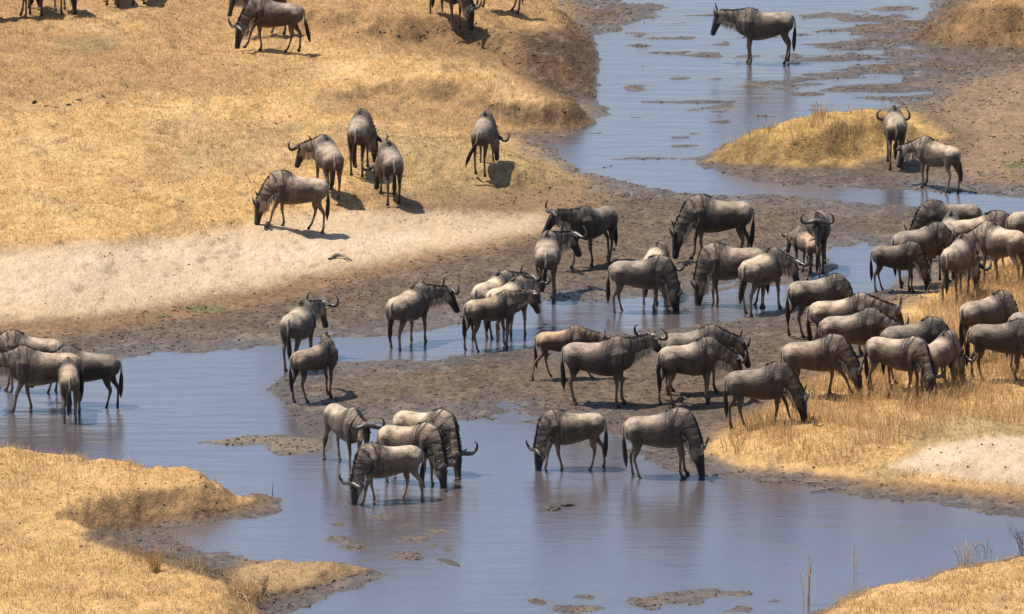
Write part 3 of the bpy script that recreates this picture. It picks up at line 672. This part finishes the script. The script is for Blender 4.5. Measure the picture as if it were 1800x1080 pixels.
# (pixel under the middle of the hooves), heading: 0 = to the right, 90 = away, 180 = to the left, 270 = towards the camera
W = dict
BEESTS = [
 W(p=(12, 36), h=170, head='graze', l='wildebeest at the top left corner, only its legs in the picture'),
 W(p=(62, 24), h=95, s=.97, head='graze', l='wildebeest second from the top left corner, cut off above its legs'),
 W(p=(112, 22), h=285, head='graze', yaw=12, horn=1.1, l='wildebeest facing the camera at the top edge, grazing with spread horns'),
 W(p=(194, 8), h=100, s=.95, head='graze', l='wildebeest at the top edge showing little more than its hooves, right of the horned grazer'),
 W(p=(247, 6), h=85, s=.95, head='graze', tail=(0, .5), l='wildebeest at the top edge with its dark tail tip just in view'),
 W(p=(482, 90), h=182, head='graze', yaw=28, tail=(.9, 0), walk=1, l='wildebeest grazing to the left near the top, its tail swung out behind'),
 W(p=(462, 66), h=215, head='level', yaw=30, l='wildebeest peering at the camera from behind the grazer near the top'),
 W(p=(784, 36), h=300, head='graze', yaw=35, l='wildebeest cut by the top edge with black face lowered, left of the top pair'),
 W(p=(875, 26), h=168, s=.98, head='graze', l='wildebeest cut by the top edge with black tail hanging, right one of the top pair'),
 W(p=(1352, 112), h=181, s=1.02, head='level', np=-6, hp=-70, water=1, tone='n', stand=1, horn=.9, l='lone wildebeest standing in the upper river with its head raised'),
 W(p=(1573, 293), h=91, s=.99, head='up', np=-40, tone='n', horn=1.1, l='wildebeest seen from behind on the island, both horns curving up above it'),
 W(p=(1650, 334), h=138, s=.88, head='low', yaw=5, tone='p', horn=1.0, tail=(.2, -.3), l='wildebeest nosing towards another one beside the island, at the water edge'),
 W(p=(577, 345), h=104, s=.97, head='low', yaw=38, tone='n', horn=1.05, l='wildebeest seen from behind on the left slope with one horn showing at its left'),
 W(p=(632, 308), h=84, s=1.0, head='graze', yaw=-45, tone='n', l='rear view wildebeest farthest up in the group of four on the left slope'),
 W(p=(686, 352), h=99, s=.95, head='graze', yaw=30, tone='d', l='dark rear view wildebeest with head bent to the left, nearest the shadowed bank hollow'),
 W(p=(850, 300), h=80, s=.93, head='graze', yaw=-30, tone='n', tail=(.1, 1.1), l='solitary wildebeest grazing away on the slope, tail flicked to the left'),
 W(p=(522, 405), h=179, head='graze', tone='p', walk=1, l='pale wildebeest grazing in full side view on the edge of the pale sand'),
 W(p=(1048, 464), h=232, head='up', yaw=-30, hp=-60, tone='d', horn=1.05, walk=1, l='dark wildebeest looking left with raised horns on the mud above the channel'),
 W(p=(962, 524), h=88, head='up', np=-16, yaw=-48, tone='n', horn=1.1, l='wildebeest seen from behind at the channel edge with widely curved horns'),
 W(p=(1266, 462), h=181, s=1.1, head='graze', tone='n', l='largest wildebeest of the channel group, bending left above the others'),
 W(p=(1152, 528), h=75, s=.93, head='graze', yaw=-20, tone='p', l='pale backed wildebeest half hidden between the large one and the drinker below'),
 W(p=(1122, 548), h=2, s=.97, head='graze', tone='n', water=1, l='wildebeest drinking to the right from the middle channel, leftmost of its group'),
 W(p=(1296, 538), h=176, s=1.05, head='graze', tone='n', water=1, l='wildebeest drinking to the left from the channel with lowered horns'),
 W(p=(1335, 548), h=55, head='low', yaw=-12, tone='p', water=1, horn=1.1, l='pale rumped wildebeest at the channel turned right with its head half lowered'),
 W(p=(1437, 474), h=266, head='up', hp=-66, tone='d', horn=1.0, l='wildebeest staring straight at the camera from the mud'),
 W(p=(1418, 488), h=112, s=.80, young=1, head='low', tone='p', l='small pale wildebeest in front of the one staring at the camera'),
 W(p=(1676, 456), h=184, head='graze', tone='d', l='dark wildebeest turned left at the channel bend, topmost of the right group'),
 W(p=(1614, 503), h=28, head='graze', yaw=-5, tone='n', l='wildebeest with broad grey back behind the side view grazer at the channel bend'),
 W(p=(1668, 488), h=80, s=.97, head='graze', tone='n', l='wildebeest of which only the rounded grey hump shows below the topmost of the right group'),
 W(p=(1572, 514), h=-4, s=.80, head='graze', tone='d', l='brown wildebeest in side view grazing rightwards where the channel meets the grass'),
 W(p=(1682, 532), h=68, head='graze', yaw=-22, tone='p', l='pale wildebeest seen from behind, standing free on the yellow grass of the right bank'),
 W(p=(1722, 484), h=12, head='graze', tone='p', l='cream backed wildebeest stretched behind the two rear view ones at the right'),
 W(p=(1768, 504), h=130, s=1.03, head='low', yaw=10, tone='p', tail=(0, -.3), l='pale wildebeest with dark tail, turned left beside the right picture edge'),
 W(p=(1822, 470), h=8, head='graze', tone='p', l='wildebeest at the right edge with only its pale rump inside the picture, upper one'),
 W(p=(1430, 592), h=24, s=1.0, head='graze', tone='n', l='tall wildebeest with black tail standing on mud, leftmost of the packed group'),
 W(p=(1478, 630), h=4, head='low', np=-32, tone='p', l='pale wildebeest in the packed group holding its dark face level with its back'),
 W(p=(1500, 650), h=-4, head='low', np=-44, tone='n', l='grey wildebeest with high hump in the middle of the packed group'),
 W(p=(1434, 698), h=-2, s=1.0, head='graze', tone='p', walk=2, l='large tan wildebeest grazing with pale forehead on the tall grass, forelegs spread'),
 W(p=(1566, 700), h=-18, s=.95, head='graze', yaw=-20, tone='p', l='wildebeest to the right of the large tan grazer, its rear end pale'),
 W(p=(1604, 684), h=14, s=1.02, head='graze', tone='n', l='wildebeest with dark mane stretched out between two shorter looking ones'),
 W(p=(1652, 696), h=58, s=.93, head='graze', yaw=-10, tone='p', l='pale wildebeest turned away in the tall grass with its black tail showing'),
 W(p=(1730, 632), h=40, s=1.02, head='graze', tone='n', l='wildebeest with dark hump and curved tail on open grass of the right bank'),
 W(p=(1754, 670), h=2, s=.97, head='graze', tone='d', l='brown wildebeest in side view behind the tall stalks near the right edge'),
 W(p=(1820, 655), h=12, head='graze', tone='n', l='wildebeest at the right edge behind the brown side view one'),
 W(p=(1336, 748), h=0, s=1.0, head='graze', tone='d', walk=1, l='wildebeest grazing to the right at the front of the grassy bank'),
 W(p=(984, 666), h=6, s=.80, young=1, head='level', np=-24, hp=-50, tone='r', walk=2, l='young brown wildebeest walking right over the mud tongue'),
 W(p=(1048, 712), h=-14, s=1.06, head='high', yaw=50, np=-6, hp=-40, hyaw=20, tone='n', stand=1, horn=1.1, l='big dark necked wildebeest on the mud with horns held flat and head high'),
 W(p=(1212, 694), h=14, head='low', np=-34, tone='n', tail=(.3, .2), l='wildebeest mostly hidden behind the one grazing on the mud, black mane showing'),
 W(p=(1206, 712), h=22, head='low', np=-44, tone='n', l='heavy wildebeest on the mud edge with lowered head, in front of its double'),
 W(p=(1014, 824), h=184, s=.98, head='graze', tone='p', water=1, walk=1, l='very pale wildebeest drinking to the left at the edge of the pond'),
 W(p=(1160, 838), h=-1, s=1.03, head='graze', tone='n', water=1, l='wildebeest drinking to the right from the pond with long black tail'),
 W(p=(602, 816), h=300, s=.97, head='level', np=-12, yaw=-14, hp=-76, tone='n', water=1, horn=1.05, l='wildebeest in the pond facing the camera with raised head and curved horns'),
 W(p=(716, 850), h=-22, head='graze', yaw=-12, tone='p', water=1, horn=1.1, l='tan wildebeest drinking in the middle of the pond group of four'),
 W(p=(744, 828), h=-28, s=1.04, head='graze', yaw=-22, tone='p', water=1, horn=1.2, l='rearmost wildebeest of the pond group, drinking with one horn hooked to the right'),
 W(p=(688, 880), h=200, s=.97, head='graze', yaw=18, tone='p', water=1, horn=1.05, walk=1, l='nearest wildebeest of the pond group, drinking to the left with white rump'),
 W(p=(54, 688), h=180, head='low', tone='p', water=1, l='pale wildebeest at the left edge behind the one turned left'),
 W(p=(84, 722), h=181, s=1.08, head='level', tone='p', water=1, walk=1, l='large striped wildebeest wading left with its head cut by the left edge'),
 W(p=(160, 712), h=166, s=.98, head='low', tone='d', water=1, l='dark wildebeest wading behind the others at the left, black mane raised'),
 W(p=(122, 735), h=94, s=.92, young=1, head='low', tone='n', water=1, l='small wildebeest seen from behind in front of the wading group at the left'),
 W(p=(522, 648), h=74, head='up', np=-14, yaw=-14, tone='n', water=1, horn=1.05, l='wildebeest looking right into the distance behind the young one, at the channel'),
 W(p=(552, 705), h=40, s=.90, young=1, horn=.3, head='high', yaw=70, np=-4, hp=-60, tone='n', l='young hornless wildebeest standing on the mud with its head turned away'),
 W(p=(716, 607), h=60, head='level', yaw=-36, hp=-66, tone='p', water=1, horn=1.05, l='wildebeest alone in the channel, dark face hanging and horn tipped right'),
 W(p=(864, 588), h=58, head='level', yaw=-22, tone='p', water=1, horn=1.1, l='hindmost wildebeest of the three huddled in the channel, ear and horn to the right'),
 W(p=(890, 592), h=52, s=.95, head='level', tone='p', water=1, l='middle wildebeest of the three huddled in the channel, just its pale hump clear'),
 W(p=(858, 613), h=32, s=.93, young=1, head='level', np=-10, hp=-62, tone='n', water=1, l='front wildebeest of the three huddled in the channel, long black face turned right'),
]
TONE = dict(p=(1.12, 1.07, 1.01), n=(.80, .78, .76), d=(.54, .52, .50), r=(1.12, .98, .86))
for i, q in enumerate(BEESTS):
    r = np.random.default_rng(900 + i)
    x, y, z = ground_at(*q['p'])
    z = float(hgrid(x, y)) if not q.get('water') else max(float(hgrid(x, y)), -.07)
    sc = q.get('s', 1.0) * .95; hd = R(q['h'])
    a, c_ = r.uniform(.02, .09, 2)
    if q.get('walk') == 1: legs = [(.20, 0), (-.16, 0), (-.14, 0), (.18, .03)]
    elif q.get('walk') == 2: legs = [(.34, 0), (-.18, -.0), (-.30, 0), (.22, .04)]
    elif q.get('stand'): legs = [(.02, 0), (-.03, 0), (-.02, 0), (.08, 0)]
    else:
        legs = [(a, 0), (-c_ - .02, 0), (-a - .02, 0), (c_ + .05, 0)]
        if q['head'] == 'graze' and i % 3 == 0: legs = [(.20, 0), (-.13, 0), (-.06, 0), (.12, .02)]
    if i % 2: legs = [legs[1], legs[0], legs[3], legs[2]]
    fx, fy = x + .42 * sc * math.cos(hd), y + .42 * sc * math.sin(hd); bx, by = x - .47 * sc * math.cos(hd), y - .47 * sc * math.sin(hd)
    zf, zb = float(hgrid(fx, fy)), float(hgrid(bx, by))
    if q.get('water'): zf, zb = max(zf, -.09), max(zb, -.09)
    slope = max(-R(4.5), min(R(4.5), math.atan2(zf - zb, .89 * sc))); z = (zf + zb) / 2 + .005
    t = np.array(TONE[q.get('tone', 'n')]) * (1 + r.normal(0, .10))
    # origin of the mesh is 0.09 m in front of the middle of the hooves
    ox = x + .03 * sc * math.cos(hd); oy = y + .03 * sc * math.sin(hd)
    make_beest(q['l'], ox, oy, z, q['h'], sc, q['head'], q.get('yaw', r.normal(0, 6)), q.get('hyaw', 0), legs, tuple(t), bool(q.get('young')),
               q.get('tail', (r.uniform(-.1, .25), r.uniform(-.25, .25))), q.get('horn', 1.0), slope, i, q.get('np'), q.get('hp'), .0 if q.get('water') else .05)
print('herd built')

# silt stirred up round the legs that stand in the water
silt = np.zeros(WX.shape)
for i, q in enumerate(BEESTS):
    if q.get('water'):
        x, y, z = ground_at(*q['p'])
        silt = np.maximum(silt, np.exp(-(((WX - x - .2) / 1.25) ** 2 + ((WY - y + 1.2) / 2.4) ** 2) ** 1.3))
water.data.attributes['silt'].data.foreach_set('value', silt.astype(np.float32).ravel())

# ------------------------------------------------------------------ countable plants, stones and sticks
def clump(name, label, cat, p, n, h, spread, m, wid=.012, lean=.45, seed=0, heads=0, twig=0):
    r = np.random.default_rng(seed); x, y, z = ground_at(*p); z = float(hgrid(x, y))
    VV, FF, SS = [], [], []; o0 = 0
    for k in range(n):
        a = r.uniform(0, 6.28); d = spread * r.uniform(0, 1) ** .7; L = h * r.uniform(.55, 1.0); ln = lean * r.uniform(.1, 1) * L
        bx, by = d * math.cos(a), d * math.sin(a); a2 = a + r.normal(0, .7)
        pts = [(bx, by, -.04), (bx + .15 * ln * math.cos(a2), by + .15 * ln * math.sin(a2), L * .35), (bx + .5 * ln * math.cos(a2), by + .5 * ln * math.sin(a2), L * .7), (bx + ln * math.cos(a2), by + ln * math.sin(a2), L)]
        V, F, sh = tube_np(cr(pts, 7), np.linspace(wid * .5, wid * .12, 7), 4)
        VV.append(V); FF.append(F + o0); SS.append(np.full(len(V), r.uniform(0, .9))); o0 += len(V)
        for q in range(twig):
            t = r.uniform(.4, .95); c0 = cr(pts, 7)[int(t * 6)]; e = c0 + np.array([r.normal(0, .09), r.normal(0, .09), r.uniform(.03, .12)])
            V, F, sh = tube_np(np.array([c0, (c0 + e) / 2 + .01, e]), [wid * .3, wid * .25, wid * .08], 4)
            VV.append(V); FF.append(F + o0); SS.append(np.full(len(V), r.uniform(0, .9))); o0 += len(V)
    o = mesh_np(name, np.concatenate(VV), np.concatenate(FF), m, smooth=True, attrs={'shade': ('FLOAT', np.concatenate(SS))})
    o.location = (x, y, z); tag(o, label, cat)
    if heads:
        for k in range(heads):
            t = np.linspace(0, 1, 7); i = r.integers(0, n); tip = VV[i * (1 + twig)].reshape(7, 4, 3).mean(1)
            d = tip[-1] - tip[-2]; d /= np.linalg.norm(d) + 1e-9
            V, F, sh = tube_np(tip[-2][None] + d[None] * (t[:, None] * .16), wid * np.array([.3, .6, .75, .7, .6, .4, .1]), 6)
            mesh_np('seed_head', V, F, m, o, attrs={'shade': ('FLOAT', np.full(len(V), .6))})
    return o
clump('grass_stalk', 'tallest dry stalk standing over the water at the bottom edge', 'grass stalk', (1420, 1062), 5, 1.0, .07, m_grass, .020, .16, 1, heads=2, twig=2)
clump('grass_stalk', 'thin brown stalk beside the tallest one, nearer the right bank', 'grass stalk', (1503, 1008), 3, .55, .05, m_grass, .014, .2, 2, heads=1, twig=2)
clump('grass_tussock', 'leaning tuft of bleached stems on the crest of the lower right bank', 'grass tuft', (1695, 992), 16, .45, .16, m_grass, .012, .8, 3, heads=3, twig=1)
clump('shrub', 'dark leafless bush at the right picture edge above the near bank', 'bush', (1804, 978), 16, .62, .12, m_dark, .012, .7, 4, twig=5)
clump('shrub', 'sparse grey weed growing at the waterline left of the dark bush', 'weed', (1735, 975), 6, .34, .18, m_dark, .009, .7, 5, twig=3)
clump('grass_tussock', 'upright yellow tussock by the mud inlet on the lower left bank', 'grass tuft', (272, 1004), 60, .40, .10, m_grass, .012, .45, 6, heads=4)
clump('grass_tussock', 'loose tall stems to the right of the yellow tussock at the inlet', 'grass tuft', (330, 990), 12, .62, .30, m_grass, .011, .18, 7, heads=5)
clump('grass_tussock', 'thin pale stems left of the yellow tussock at the inlet', 'grass tuft', (243, 990), 7, .36, .14, m_grass, .010, .25, 8, heads=2)
clump('grass_tussock', 'tangled tuft of bent straw at the tip of the lower left bank', 'grass tuft', (432, 1052), 46, .34, .30, m_grass, .014, 1.3, 9, twig=1)
clump('shrub', 'small dark thistle rising from the tangled straw', 'weed', (464, 1048), 5, .40, .04, m_dark, .016, .2, 10, twig=4)
clump('grass_stalk', 'single bent stem sticking out of the river beside the left mud spit', 'grass stalk', (478, 872), 2, .30, .03, m_dark, .012, .5, 11)
clump('grass_tussock', 'pale tuft hanging over the rim of the left hummock', 'grass tuft', (215, 796), 14, .18, .16, m_grass, .012, .8, 12)
clump('grass_tussock', 'highest tuft on the back of the island by the bend', 'grass tuft', (1448, 208), 40, .34, .28, m_grass, .013, .4, 13, heads=3)
clump('grass_tussock', 'lonely stems on the left shoulder of the island', 'grass tuft', (1350, 232), 12, .26, .12, m_grass, .012, .3, 14)

def lump(name, label, cat, p, size, m, seed, group=None, sink=.3):
    r = np.random.default_rng(seed); bm = bmesh.new(); bmesh.ops.create_icosphere(bm, subdivisions=3, radius=1)
    for v_ in bm.verts:
        c_ = v_.co; k = 1 + .8 * float(fbm(np.array([c_.x * 1.4 + seed]), np.array([c_.y * 1.4 + c_.z * 1.7]), seed, 3)[0]); v_.co = Vector((c_.x * size[0] * k, c_.y * size[1] * k, c_.z * size[2] * k))
    me = bpy.data.meshes.new(name); bm.to_mesh(me); bm.free(); me.materials.append(m)
    o = bpy.data.objects.new(name, me); C.objects.link(o); x, y, z = ground_at(*p)
    o.location = (x, y, max(float(hgrid(x, y)), -.02) + size[2] * (1 - 2 * sink) * .5); o.rotation_euler = (0, 0, r.uniform(0, 3)); tag(o, label, cat, group); return o
lump('rock', 'dark brown rock lying on the grass near the left edge, biggest of a scattered row', 'rock', (60, 181), (.06, .055, .06), m_clod, 1)
for i, (q, w, l) in enumerate([((82, 187), .045, 'small clod just right of the biggest dark rock on the slope'), ((98, 190), .03, 'tiny low clod in the middle of the scattered row on the slope'),
        ((121, 184), .045, 'clod in the scattered row with bare soil around it on the slope'), ((137, 177), .05, 'flat clod near the right end of the scattered row on the slope'), ((180, 168), .04, 'outlying clod at the far right end of the scattered row on the slope')]):
    lump('dirt_clod', l, 'clod', q, (w * 1.2, w * 1.0, w * .45), m_clod, 10 + i)
lump('mud_clod', 'dark lump of mud breaking the water below the pale drinking wildebeest', 'mud clod', (968, 895), (.17, .22, .07), m_wetclod, 21)
lump('mud_clod', 'smaller lump beside the dark one below the pale drinking wildebeest', 'mud clod', (1000, 888), (.12, .16, .05), m_wetclod, 22)
lump('mud_bar', 'narrow grassy mud bar lying flat in the middle of the pond', 'mud bar', (790, 988), (.40, .12, .03), m_wetclod, 23)
lump('rock', 'small brown stone on the mud behind the dark wildebeest with raised horns', 'rock', (1075, 440), (.09, .08, .05), m_clod, 24)

def stick(label, pts, rad, name='driftwood_stick', forks=()):
    P = []
    for u, v, dz in pts:
        x, y, z = ground_at(u, v); P.append((x, y, max(float(hgrid(x, y)), 0) + dz))
    P = np.array(P); c0 = P.mean(0); cv = cr(P - c0, 14)
    V, F, sh = tube_np(cv, np.interp(np.linspace(0, 1, 14), [0, .3, 1], [rad * .7, rad, rad * .35]), 7)
    o = mesh_np(name, V, F, m_wood); o.location = c0; tag(o, label, 'stick')
    for a, e in forks:
        q = cv[a]; V, F, sh = tube_np(cr([q, q + np.array(e) * .5 + [0, 0, .01], q + np.array(e)], 6), np.linspace(rad * .5, rad * .15, 6), 6)
        mesh_np('twig', V, F, m_wood, o)
stick('bare driftwood stick at the waterline below the grassy right bank', [(1425, 866, .02), (1450, 863, .03), (1462, 861, .03), (1474, 859, .04)], .018, forks=[(9, (.10, .1, .05)), (4, (-.08, .1, .03))])
stick('short dark stick on the wet margin above the driftwood', [(1415, 850, .02), (1430, 851, .03), (1446, 850, .02)], .018)
stick('curved dead branch lying on the pale sand', [(578, 458, .01), (590, 454, .05), (605, 455, .06), (618, 460, .02)], .045, forks=[(7, (.15, -.2, -.05))])
stick('forked twig on the tangled straw of the lower left bank', [(415, 1046, .04), (430, 1058, .10), (440, 1075, .04)], .016, forks=[(6, (.2, .1, .03)), (8, (-.1, -.3, .03))])

# scattered dung and clods too many to count
def pebbles(name, label, n, m, dens, s0, s1, seed):
    r = np.random.default_rng(seed); x = r.uniform(-13, 13, n); y = r.uniform(162, 234, n); c, u, v = cgrid(x, y); z = hgrid(x, y)
    k = dens(x, y, z, c, u, v) > r.uniform(0, 1, n); x, y, z = x[k], y[k], z[k]; n = len(x); s = r.uniform(s0, s1, n) ; a = r.uniform(0, 6.28, n)
    O = np.array([(1, 0, 0), (0, 1, 0), (-1, 0, 0), (0, -1, 0), (0, 0, .8), (0, 0, -.5)]); FO = np.array([(0, 1, 4), (1, 2, 4), (2, 3, 4), (3, 0, 4), (1, 0, 5), (2, 1, 5), (3, 2, 5), (0, 3, 5)])
    O = O[None] * r.uniform(.6, 1.4, (n, 6, 3)); X = O[..., 0] * np.cos(a)[:, None] - O[..., 1] * np.sin(a)[:, None]; Y = O[..., 0] * np.sin(a)[:, None] + O[..., 1] * np.cos(a)[:, None]
    V = np.stack([x[:, None] + X * s[:, None], y[:, None] + Y * s[:, None], z[:, None] + O[..., 2] * s[:, None] * .7], -1).reshape(-1, 3)
    F = (FO[None] + np.arange(n)[:, None, None] * 6).reshape(-1, 3)
    o = mesh_np(name, V, F, m, smooth=False); tag(o, label, 'clods', kind='stuff')
pebbles('mud_clods', 'trampled clods of dark mud strewn over the river flats', 90000, m_clod, lambda x, y, z, c, u, v: inv(u, v) * (c[:, 0] < .24) * (z > .0) * .42 * (.4 + 1.2 * (fbm(x * .7, y * .5, 8, 3) > 0)), .012, .045, 5)
pebbles('dung_pellets', 'dark dung and crumbs of soil scattered over the grass and sand', 60000, m_clod, lambda x, y, z, c, u, v: inv(u, v) * (c[:, 0] > .28) * .13 * (.2 + 1.5 * (fbm(x * .5, y * .3, 9, 3) > .1)), .010, .036, 6)
print('all built')
